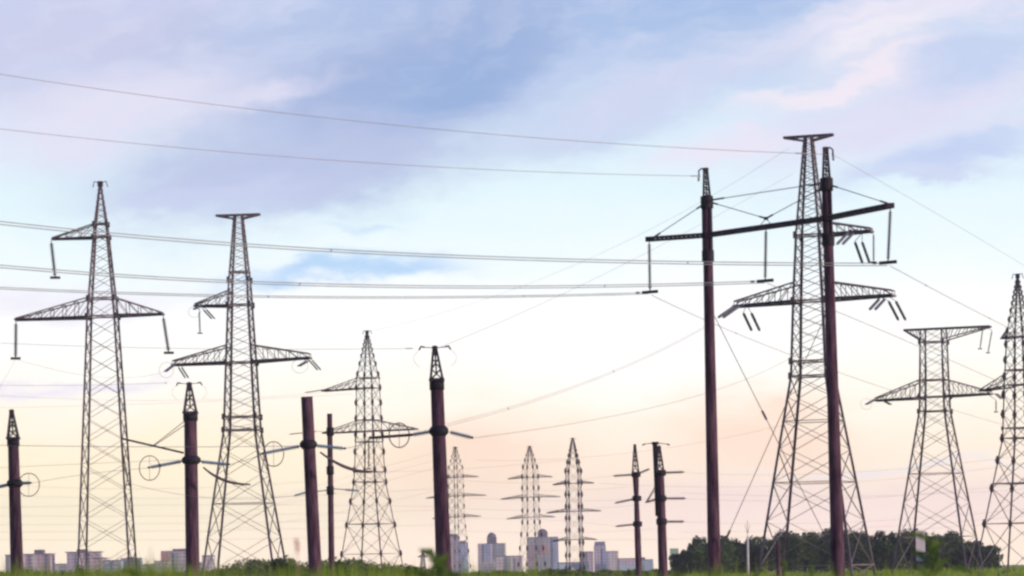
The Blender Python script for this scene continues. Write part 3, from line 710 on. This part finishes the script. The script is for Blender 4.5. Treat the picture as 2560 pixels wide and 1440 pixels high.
wire('conductor_bundle', 'faint doubled conductor falling away from the high end of the crossarm', [(2224, 664, 52.8), (2400, 758, 62), (2620, 868, 76)], 0.010, g2, 0.12, mat=THINWIRE)
wire('conductor_bundle', 'faint doubled conductor falling behind the higher portal pole past the wide pylon', [(1917, 708, 55.3), (2260, 850, 75), (2620, 1010, 98)], 0.011, g2, 0.1, mat=THINWIRE)
wire('conductor_bundle', 'faint doubled conductor falling from the low end of the crossarm across the largest pylon', [(1629, 738, 57.4), (2000, 896, 78), (2620, 1094, 115)], 0.011, g2, 0.1, mat=THINWIRE)
g3 = 'wires tied to the thick concrete poles'
wire('conductor_bundle', 'doubled wire climbing from the collar of the tallest thick pole to the lower portal pole', [(1115, 1063, 57), (1460, 958, 64), (1762, 818, 72)], 0.012, g3, 0.14, mat=THINWIRE)
wire('conductor', 'wire climbing from the right insulators of the tallest thick pole to the largest pylon', [(1181, 1095, 57), (1600, 1026, 72), (1975, 895, 100)], 0.017, g3, mat=THINWIRE)
wire('earth_wire', 'hair thin wire climbing from the needle top pylon to the largest pylon', [(914, 831, 153), (1330, 706, 132), (1972, 370, 104)], 0.011, g3, mat=THINWIRE)
wire('earth_wire', 'hair thin wire climbing from the cap of the tallest thick pole toward the largest pylon', [(1104, 866, 57), (1400, 738, 70), (1985, 432, 100)], 0.012, g3, mat=THINWIRE)
wire('earth_wire', 'thin level wire reaching the cap of the tallest thick pole from the left', [(1032, 871, 57), (520, 872, 60), (-60, 855, 64)], 0.010, g3, mat=THINWIRE, dampers=(0.01,))
wire('earth_wire', 'thin level wire reaching the cap of the pole with the side arm', [(418, 957, 70), (200, 963, 70), (-60, 962, 70)], 0.011, g3, mat=THINWIRE, dampers=(0.02,))
wire('conductor', 'level wire passing behind the side arm to the flat topped thick pole', [(762, 1115, 67), (380, 1117, 69), (-60, 1112, 71)], 0.018, g3)
wire('conductor', 'wire from the ring of the side arm pole to the ring of the leftmost pole', [(372, 1170, 70), (220, 1185, 71), (78, 1208, 72)], 0.013, g3, mat=THINWIRE)
wire('conductor', 'wire level with the collar of the side arm pole, running to the left edge', [(462, 1149, 71), (200, 1160, 72), (-60, 1172, 73)], 0.011, g3, mat=THINWIRE)
wire('conductor', 'short wire from the side arm pole to the ring of the flat topped pole', [(573, 1161, 70), (612, 1151, 68), (655, 1135, 65)], 0.017, g3)
wire('conductor', 'short wire from the flat topped thick pole to the strut of the tallest pole', [(863, 1121, 65), (900, 1112, 61), (924, 1097, 57)], 0.018, g3)
wire('conductor', 'slack wire sagging low between the side arm pole and the capless pole', [(322, 1208, 70), (450, 1236, 69), (735, 1240, 67)], 0.011, g3, mat=THINWIRE)
wire('conductor', 'wire sagging beneath the slim pylon from its shorter arm toward the anchor pylon', [(40, 898, 105), (210, 938, 106), (412, 928, 109)], 0.013, g3, mat=THINWIRE)
wire('conductor', 'steep faint wire dropping to the left edge from the slim pylon', [(38, 898, 105), (10, 950, 100), (-50, 1050, 95)], 0.013, g3, mat=THINWIRE)
g4 = 'far conductors low over the town'
lows = [(-60, 1270, 700, 1262, 1150, 1268), (-60, 1289, 600, 1288, 1110, 1274), (-60, 1312, 500, 1308, 1000, 1298), (-60, 1348, 380, 1350, 900, 1342),
        (-60, 985, 480, 1000, 800, 982), (-60, 1020, 300, 1012, 880, 985), (620, 1262, 860, 1195, 1085, 1132), (640, 1275, 860, 1212, 1090, 1150),
        (1150, 1200, 1330, 1206, 1540, 1188), (1170, 1245, 1400, 1252, 1650, 1246), (1150, 1296, 1400, 1302, 1540, 1316), (1500, 1208, 1900, 1216, 2620, 1150),
        (1712, 1181, 2000, 1186, 2620, 1130), (1712, 1247, 2050, 1250, 2620, 1200), (1712, 1305, 2100, 1306, 2620, 1265), (1480, 1350, 1900, 1342, 2620, 1300),
        (-60, 1236, 420, 1246, 1080, 1222), (-60, 1330, 520, 1326, 1090, 1312), (-60, 1208, 330, 1222, 760, 1205), (480, 1300, 760, 1250, 1085, 1170), (500, 1330, 800, 1290, 1090, 1225),
        (880, 1172, 1000, 1178, 1420, 1150), (1120, 1268, 1330, 1276, 1600, 1262), (1130, 1325, 1380, 1332, 1640, 1322), (1700, 1232, 2150, 1240, 2620, 1218), (1700, 1330, 2100, 1322, 2620, 1285), (1190, 1150, 1500, 1140, 1970, 1060), (1300, 1224, 1420, 1226, 1585, 1216)]
for q in lows:
    wire('distant_conductor', 'faint far conductor stretched low above the town and the wood', [(q[0], q[1], 190), (q[2], q[3], 195), (q[4], q[5], 200)], 0.02, g4, mat=THINWIRE, n=16)

# ------------------------------------------------------------------ the town
def building(label, x0, x1, ytop, d, wall, roof=ROOFD, depth=18, block=None, cornice=0.0, panels=(), name='apartment_block', dome=False, group=None):
    s = d/F; a, b = P(x0, ytop, d), P(x1, ytop, d); h = (a.z+b.z)/2; w = b.x-a.x; c = Vector(((a.x+b.x)/2, a.y+depth/2, 0))
    t = thing(name, label, 'building', c, R(random.uniform(-4, 4)), group)
    M = WM[t.name]
    def bx(cx, cy, cz, sx, sy, sz, nm, mat, par=t):
        mb = MB().box((cx, cy, cz), sx, sy, sz); mb.v = [M @ v for v in mb.v]; return mb.build(nm, mat, par)
    bx(0, 0, h/2, w, depth, h, 'wall', wall)
    rf = bx(0, 0, h + 0.35, w + cornice, depth + cornice, 0.7, 'roof', roof)
    if block:
        for (f0, f1, yt) in (block if isinstance(block, list) else [block]):
            hh = P((x0+x1)/2, yt, d).z - h - 0.7
            bx(-w/2 + w*(f0+f1)/2, -depth*0.1, h + 0.7 + hh/2, w*(f1-f0), depth*0.6, hh, 'roof_block', roof, rf)
            if dome:
                mb = MB(); mb.tube([(-w/2 + w*(f0+f1)/2, -depth*.1, h+.7+hh+z_) for z_ in (0, hh*.35, hh*.6, hh*.7)], [w*(f1-f0)*.5, w*(f1-f0)*.42, w*(f1-f0)*.22, 0.1], 12)
                mb.v = [M @ v for v in mb.v]; mb.build('turret', roof, rf, True)
    for (f0, f1, g0, g1_, mat) in panels:      # bays and balcony stacks
        bx(-w/2 + w*(f0+f1)/2, -depth/2 - 0.35, h*(g0+g1_)/2, w*(f1-f0), 1.0, h*(g1_-g0), 'balcony_bay', mat)
    return t
tg = 'far blocks of the town'
building('grey mauve block at the left edge, half hidden by the leftmost thick pole', 14, 58, 1388, 900, MAUVEW, cornice=1, panels=[(.1, .25, 0, .97, GREYW)], group=tg)
building('pink panelled block with a dark roof box just past the leftmost thick pole', 62, 128, 1386, 880, PINKW, block=(.36, .68, 1374), cornice=1, panels=[(.25, .42, 0, 1, PALEW), (.86, 1.0, 0, 1, BROWNW)], group=tg)
building('pinkish block with heavy dark cornice seen through the slim pylon', 166, 248, 1381, 880, MAUVEW, block=(.3, .6, 1373), cornice=3, panels=[(.30, .48, .15, .95, PALEW), (.7, .82, 0, 1, PINKW)], group=tg)
building('pink stepped wing with dark slab roof beside the corniced block', 234, 258, 1396, 860, PINKW, cornice=3, group=tg)
building('blue block right of the pink stepped wing', 256, 302, 1402, 850, BLUEW, panels=[(.55, 1, 0, .97, GREYW)], group=tg)
building('low grey block behind the right legs of the slim pylon', 302, 350, 1397, 890, GREYW, block=(.3, .6, 1392), panels=[(0, .18, 0, 1, MAUVEW)], group=tg)
building('low pale block between the slim pylon and the red sided block', 358, 400, 1412, 900, PALEW, panels=[(.5, .62, 0, .95, BROWNW)], group=tg)
building('tall mauve block with a reddish side bay beside the pole with the side arm', 402, 474, 1379, 880, MAUVEW, block=(.4, .95, 1372), panels=[(0, .27, .62, .99, REDP), (.45, .62, 0, .95, GREYW)], group=tg)
building('lower mauve step in front of the red sided block', 388, 420, 1404, 850, MAUVEW, group=tg)
building('low grey green block between the two pink panelled blocks', 130, 168, 1411, 920, GREYW, panels=[(.2, .4, 0, .9, PALEW)], group=tg)
building('low mauve block right behind the pole with the side arm', 472, 508, 1408, 900, MAUVEW, panels=[(.5, .7, 0, .9, PALEW)], group=tg)
building('small pale mauve block seen through the splayed legs of the anchor pylon', 506, 532, 1390, 880, PALEW, roof=ROOFB, group=tg)
building('dark topped slab tower touching the foot of the tallest thick pole', 1118, 1145, 1342, 1080, MAUVEW, block=(.1, .95, 1335), panels=[(0, .4, 0, .6, PALEW)], group=tg)
building('narrow blue tower beside the dark topped slab', 1144, 1169, 1358, 1060, BLUEW, block=(.2, .8, 1352), panels=[(.0, .35, 0, .5, GREYW), (.55, .95, 0, .6, PBLUE)], group=tg)
building('broad mauve tower with a dark roof turret and a dark end bay', 1195, 1263, 1360, 1080, PALEW, block=(.34, .68, 1342), dome=True, panels=[(.22, .48, .45, 1, BLUEW), (.64, .98, .5, 1, GREYW)], group=tg)
building('low pale block in front of the turreted mauve tower', 1240, 1306, 1391, 1000, PALEW, panels=[(.4, .55, 0, 1, GREYW), (.75, .85, 0, .9, MAUVEW)], group=tg)
building('tallest town tower, grey with a domed turret and a red upper bay', 1318, 1395, 1344, 1080, GREYW, block=(.34, .66, 1330), dome=True, panels=[(0, .3, 0, .8, BROWNW), (.4, .66, .55, .8, REDP), (.82, 1, 0, 1, BLUEW)], group=tg)
building('brown block right behind the darker distant pylon', 1452, 1482, 1380, 1080, BROWNW, panels=[(.5, .75, 0, .98, MAUVEW)], group=tg)
building('slim tower with a deep blue crown', 1486, 1514, 1364, 1060, MAUVEW, roof=ROOFB, block=(.05, .95, 1354), panels=[(.7, 1, 0, .9, BLUEW)], group=tg)
building('pale mauve tower stepped against the blue crowned one', 1512, 1546, 1379, 1080, PALEW, roof=ROOFB, panels=[(0, .3, 0, .97, BLUEW)], group=tg)
building('long low block with a blue lower half, left of the far pole pair', 1546, 1592, 1397, 1050, MAUVEW, panels=[(0, 1, 0, .55, PBLUE)], group=tg)
building('pale blue low hall between the two far concrete poles', 1594, 1634, 1400, 1000, PBLUE, block=(.2, .5, 1393), group=tg, name='hall')
building('long pale blue shed under the darker distant pylon', 1396, 1470, 1408, 700, PBLUE, panels=[(.35, .5, 0, .6, PALEW), (.5, 1, .4, .95, BLUEP)], name='shed')
building('small pale green cabin between the stout far pole and the dark wood', 1676, 1697, 1378, 260, GREENW, roof=GREENW, depth=4, panels=[(.1, .9, .1, .45, WHITE)], name='cabin')
# ------------------------------------------------------------------ wood, shrubs
def leaves(mb, c, rx, ry, rz, n, size):
    for _ in range(n):
        while True:
            p = Vector((random.uniform(-1, 1), random.uniform(-1, 1), random.uniform(-1, 1)))
            if 0.15 < p.length < 1: break
        q = Vector(c) + Vector((p.x*rx, p.y*ry, p.z*rz)); a = Vector((random.gauss(0, 1), random.gauss(0, 1), random.gauss(0, 1))).normalized()
        b = a.orthogonal().normalized(); b = (b + a.cross(b)*random.uniform(-1, 1)).normalized(); e = a.cross(b).normalized()
        s = size*random.uniform(0.6, 1.4)
        mb.quad(q - b*s, q - e*s*0.6, q + b*s, q + e*s*0.6)
def tree_mb(mb, trunk, x, y, h, w, kind):
    z0 = 0.0
    trunk.tube([(x, y, z0), (x + random.uniform(-.2, .2), y, h*0.5), (x, y, h*0.85)], [0.16, 0.11, 0.04], 6)
    if kind == 0:      # rounded broadleaf
        for k in range(9):
            a = random.uniform(0, 6.28); f = random.uniform(0.18, 0.9)
            r = w*0.5*(1.1 - abs(f-0.5)*0.9)
            q = (x + math.cos(a)*r*0.6, y + math.sin(a)*r*0.6, h*f)
            leaves(mb, q, r*0.7, r*0.7, h*0.17, 90, 0.30)
        leaves(mb, (x, y, h*0.9), w*0.22, w*0.22, h*0.11, 60, 0.22)
    else:              # spire shaped
        for k in range(10):
            f = 0.08 + 0.9*k/10; r = w*0.5*(1.02-f) + 0.18
            leaves(mb, (x + random.uniform(-.1, .1), y, h*f), r, r, h*0.085, int(90*(1.1-f)) + 20, 0.22)
random.seed(21)
DW = 215
def skyline(px):
    pts = [(1690, 1385), (1705, 1368), (1730, 1352), (1765, 1345), (1815, 1345), (1860, 1346), (1910, 1345), (1950, 1334), (2020, 1328), (2080, 1324), (2160, 1328), (2200, 1338), (2240, 1322), (2300, 1326), (2345, 1342), (2375, 1328), (2420, 1346), (2460, 1358), (2490, 1372), (2500, 1402)]
    for (a, ya), (b, yb) in zip(pts, pts[1:]):
        if px <= b: return ya + (yb-ya)*max(0, px-a)/(b-a)
    return 1402
lf, tk = MB(), MB(); px = 1692
while px < 2492:
    for row in range(2):
        d = DW + row*9 + random.uniform(-3, 3); pxx = px + row*7 + random.uniform(-4, 4)
        h = P(pxx, skyline(pxx) + random.uniform(-7, 11) + (0 if row else random.uniform(0, 22)), d).z
        g = PG(pxx, d)
        tree_mb(lf, tk, g.x, g.y, max(h, 2.0), random.uniform(2.8, 4.6), 0 if random.random() < 0.65 else 1)
    px += random.uniform(12, 18)
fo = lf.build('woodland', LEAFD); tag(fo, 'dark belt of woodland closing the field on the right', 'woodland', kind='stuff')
tk.build('trunks', BARK, fo)
# scrub along the field at the left and middle
random.seed(5)
sc, st_ = MB(), MB()
def scrub_top(px):
    pts = [(-60, 1428), (120, 1424), (300, 1426), (420, 1428), (540, 1420), (600, 1400), (690, 1391), (720, 1392), (760, 1400), (860, 1394), (905, 1396), (930, 1404), (1010, 1406), (1050, 1420), (1110, 1432), (1260, 1428), (1400, 1424), (1560, 1424), (1690, 1424)]
    for (a, ya), (b, yb) in zip(pts, pts[1:]):
        if px <= b: return ya + (yb-ya)*max(0, px-a)/(b-a)
    return 1424
px = -60
while px < 1680:
    d = random.uniform(120, 165); h = max(P(px, scrub_top(px) + random.uniform(-4, 8), d).z, 1.0); x, y = PG(px, d).x, PG(px, d).y
    for k in range(5):
        leaves(sc, (x + random.uniform(-.7, .7), y + random.uniform(-.7, .7), h*random.uniform(.25, .80)), 0.9, 0.9, h*0.24, 50, 0.19)
    st_.tube([(x, y, 0), (x, y, h*0.6)], [0.06, 0.03], 5)
    px += random.uniform(5, 9)
so = sc.build('scrub', LEAFG); tag(so, 'grey green belt of scrub along the far side of the field', 'shrubs', kind='stuff'); st_.build('stems', BARK, so)
def bush(label, px, d, ytop, w, mat, group=None):
    h = P(px, ytop, d).z; g = PG(px, d); t = thing('bush', label, 'bush', g, 0, group)
    mb = MB()
    for k in range(9):
        a = random.uniform(0, 6.28); r = w*0.3*random.random()
        leaves(mb, g + Vector((math.cos(a)*r, math.sin(a)*r, h*random.uniform(.3, .82))), w*.26, w*.26, h*.17, 90, min(.2, w*.06))
    mb.build('foliage', mat, t)
    tr = MB()
    for k in range(4): tr.tube([g + Vector((0, 0, 0)), g + Vector((random.uniform(-.2, .2)*w, random.uniform(-.2, .2)*w, h*.6))], [0.04, 0.015], 5)
    tr.build('stems', BARK, t)
bush('bright green bush left of the foot of the tallest thick pole', 1030, 40, 1408, 1.1, WEED)
bush('dark rounded bush below the right leg of the flat topped anchor pylon', 705, 90, 1391, 2.6, LEAFD)
bush('dusky bush against the foot of the slender dark pole', 850, 88, 1393, 2.2, LEAFD)
bush('bushy green sapling in the wood edge under the wide pylon', 2335, 34, 1325, 0.6, WEED)
bush('small green bush between the leftmost pole and the slim pylon', 205, 60, 1404, 1.0, LEAFG)

# ------------------------------------------------------------------ small things by the wood
t = thing('notice_board', 'blank pale lilac board on dark legs at the foot of the wide pylon', 'sign', PG(2301, 110))
a, b = P(2289, 1326, 110), P(2313, 1380, 110)
MB().box(((a.x+b.x)/2, a.y, (a.z+b.z)/2), b.x-a.x, 0.1, a.z-b.z).build('board', WHITE, t)
for x in (a.x+0.12, b.x-0.12): MB().bar((x, a.y+.15, 0), (x, a.y+.15, a.z), 0.1).build('leg', STEELD, t)
MB().box(((a.x+b.x)/2, a.y, b.z-0.55), (b.x-a.x)*0.95, 0.09, 0.7).build('lower_panel', BLUEP, t)
t = thing('field_post', 'slim pale post with a bracket on top in front of the wood', 'post', PG(1870, 150))
MB().tube([PG(1870, 150), P(1869, 1340, 150)], [0.2, 0.13], 10).build('shaft', LAMPP, t, True)
mb = MB(); q = P(1869, 1340, 150); mb.bar(q, q + Vector((0, 0, 2.2)), 0.06)
for k in (-1, 1): mb.bar(q + Vector((0, 0, .3)), q + Vector((k*.35, 0, 1.6)), 0.05)
mb.build('bracket', STEEL, t)
mb = MB().tube([PG(1946, 95), P(1945, 1352, 95)], [0.22, 0.19], 12)
one(mb, 'field_post', CONC, 'short thick pale post left of the near leg of the largest pylon', 'post')
# ------------------------------------------------------------------ grass and weeds
random.seed(3)
def blade(mb, x, y, h, w, lean, yaw, z0=0.0, n=4):
    ca, sa = math.cos(yaw), math.sin(yaw); prev = None
    for i in range(n+1):
        f = i/n; off = lean*f*f; ww = w*(1-f)**0.7*0.5 + 0.0004
        c = Vector((x + ca*off, y + sa*off, z0 + h*(f - 0.12*abs(lean)*f*f))); pr = (c + Vector((-sa*ww, ca*ww*0.3, 0)) + Vector((ww*.7, 0, 0)), c - Vector((-sa*ww, ca*ww*0.3, 0)) - Vector((ww*.7, 0, 0)))
        if prev: mb.quad(prev[0], prev[1], pr[1], pr[0])
        prev = pr
gr = MB()
for _ in range(11000):
    d = 2.6 + 15*random.random()**1.4
    px = random.uniform(-80, 2640)
    base_top = 1438 + 9*math.sin(px*0.013) + 8*math.sin(px*0.041+1.0) + 6*math.sin(px*0.11+2.0)
    base_top += -22 if px < 560 else (-15 if px < 1250 else -2)
    tipy = base_top + random.gauss(2, 9) - (random.uniform(8, 38) if random.random() < .08*(1 + math.sin(px*.021)) else 0)
    h = P(px, tipy, d).z
    if h < 0.2: continue
    blade(gr, P(px, HZ, d).x, d*K, h, random.uniform(.007, .02), random.gauss(0, .22), random.uniform(0, 6.28))
tag(gr.build('grass', GRASS), 'tall green grass along the bottom of the view', 'grass', kind='stuff')
fg = MB()
for _ in range(5200):
    d = random.uniform(18, 200)**1.0; px = random.uniform(1100, 2640); x = P(px, HZ, d).x
    blade(fg, x, d*K, random.uniform(.3, .75)*(1 if d < 90 else 1.1), random.uniform(.02, .05)*(1+d/60), random.gauss(0, .2), random.uniform(0, 6.28), 0.0, 2)
tag(fg.build('field_grass', GRASS), 'lower yellow green grass spread over the field by the wood', 'grass', kind='stuff')
def weed(label, px, d, ytop, nl, ll, lw, name='weed', group='tall weeds close to the camera'):
    h = P(px, ytop, d).z; g = PG(px, d); x = g.x; yy = g.y; t = thing(name, label, 'plant', g, 0, group)
    MB().tube([(x, yy, 0), (x + .01, yy, h*.5), (x - .005, yy, h*.97)], [.006, .005, .002], 5).build('stem', WEED, t)
    mb = MB()
    for k in range(nl):
        f = .25 + .72*k/nl; a = k*2.4; z = h*f; up = Vector((math.cos(a)*.75, math.sin(a)*.5, random.uniform(.3, .9))).normalized(); sdv = up.cross(Vector((0, 1, 0.2))).normalized()
        p = Vector((x, yy, z)); L = ll*random.uniform(.7, 1.2)*(1.1-.4*f)
        q1 = p + up*L*.45; tip = p + up*L - Vector((0, 0, L*.25))
        mb.quad(p, q1 - sdv*lw, tip, q1 + sdv*lw)
    mb.build('leaves', WEED, t)
weed('leafy weed rising against the foot of the tallest thick pole', 1098, 3.6, 1352, 26, .15, .016)
weed('second leafy weed just right of the foot of the tallest thick pole', 1128, 3.8, 1398, 18, .12, .014)
weed('short leafy weed left of the foot of the tallest thick pole', 1080, 3.7, 1392, 24, .12, .014)
weed('broad leafy weed hiding the foot of the tallest thick pole', 1112, 3.5, 1384, 34, .13, .016)
weed('tall thin weed between the splayed pylon and the capless pole', 668, 3.3, 1376, 20, .11, .010)
weed('leaning weed at the near end of the dark wood', 1712, 3.6, 1392, 18, .11, .010)
weed('tufted weed between the two portal poles', 1890, 3.4, 1398, 20, .10, .009)
weed('weed beside the right leg of the slim pylon', 352, 3.4, 1388, 18, .10, .012)
weed('low weed under the left leg of the slim pylon', 212, 3.6, 1410, 14, .09, .011)
weed('tall weed in front of the wood beneath the lilac board', 2326, 4.2, 1312, 26, .16, .014)
weed('slanting weed between the wide pylon and the right edge', 2432, 3.8, 1378, 18, .13, .012)
weed('weed left of the higher portal pole', 2030, 3.6, 1394, 16, .14, .010)
weed('weed in front of the short thick pale post', 1962, 3.9, 1375, 16, .12, .012)
weed('weed in front of the small pale mauve block', 560, 3.8, 1398, 16, .11, .012)
weed('weed against the foot of the capless thick pole', 770, 3.7, 1400, 16, .12, .013)
weed('low weed before the broad mauve tower', 1232, 4.0, 1418, 12, .09, .011)
def stalk(label, px, d, y0, y1, r, lean):
    a, b = PG(px, d), P(px + lean, y0, d); t = thing('dry_stalk', label, 'plant', a, 0, 'out of focus dry stalks close to the camera')
    MB().tube([a, a.lerp(b, .5) + Vector((.004, 0, 0)), b], [.0014, .0012, .0008], 5).build('stem', STRAW, t)
    mb = MB(); lo = P(px + lean*.75, y1, d); random.seed(int(px))
    mb.tube([b, b.lerp(lo, .5), lo], [r*.3, r*.9, r*.4], 5)
    for k in range(6):
        f = random.random(); q = b.lerp(lo, f); dv = Vector((random.uniform(-1, 1), random.uniform(-1, 1), 1.5)).normalized(); e = dv.cross(Vector((0, 1, 0))).normalized()
        mb.quad(q, q + dv*.007 - e*r, q + dv*.015, q + dv*.007 + e*r)
    mb.build('seed_head', STRAW, t)
stalk('small dry seed head left of the capless pole', 752, 3.2, 1350, 1385, .006, -10)

# ------------------------------------------------------------------ haze in the air between here and the town
hz = MB().box((0, 1700, 44), 3600, 3900, 90.0)
ho = hz.build('haze', GREENW); tag(ho, 'pale evening haze over the field', 'haze', kind='stuff')
hm = bpy.data.materials.new('haze_air'); hm.use_nodes = True; nt = hm.node_tree; nt.nodes.clear()
vo = nt.nodes.new('ShaderNodeVolumePrincipled'); vo.inputs['Color'].default_value = (0.97, 0.93, 0.95, 1); vo.inputs['Density'].default_value = 0.00013; vo.inputs['Anisotropy'].default_value = 0.55
ou = nt.nodes.new('ShaderNodeOutputMaterial'); nt.links.new(vo.outputs[0], ou.inputs['Volume'])
ho.data.materials.clear(); ho.data.materials.append(hm)
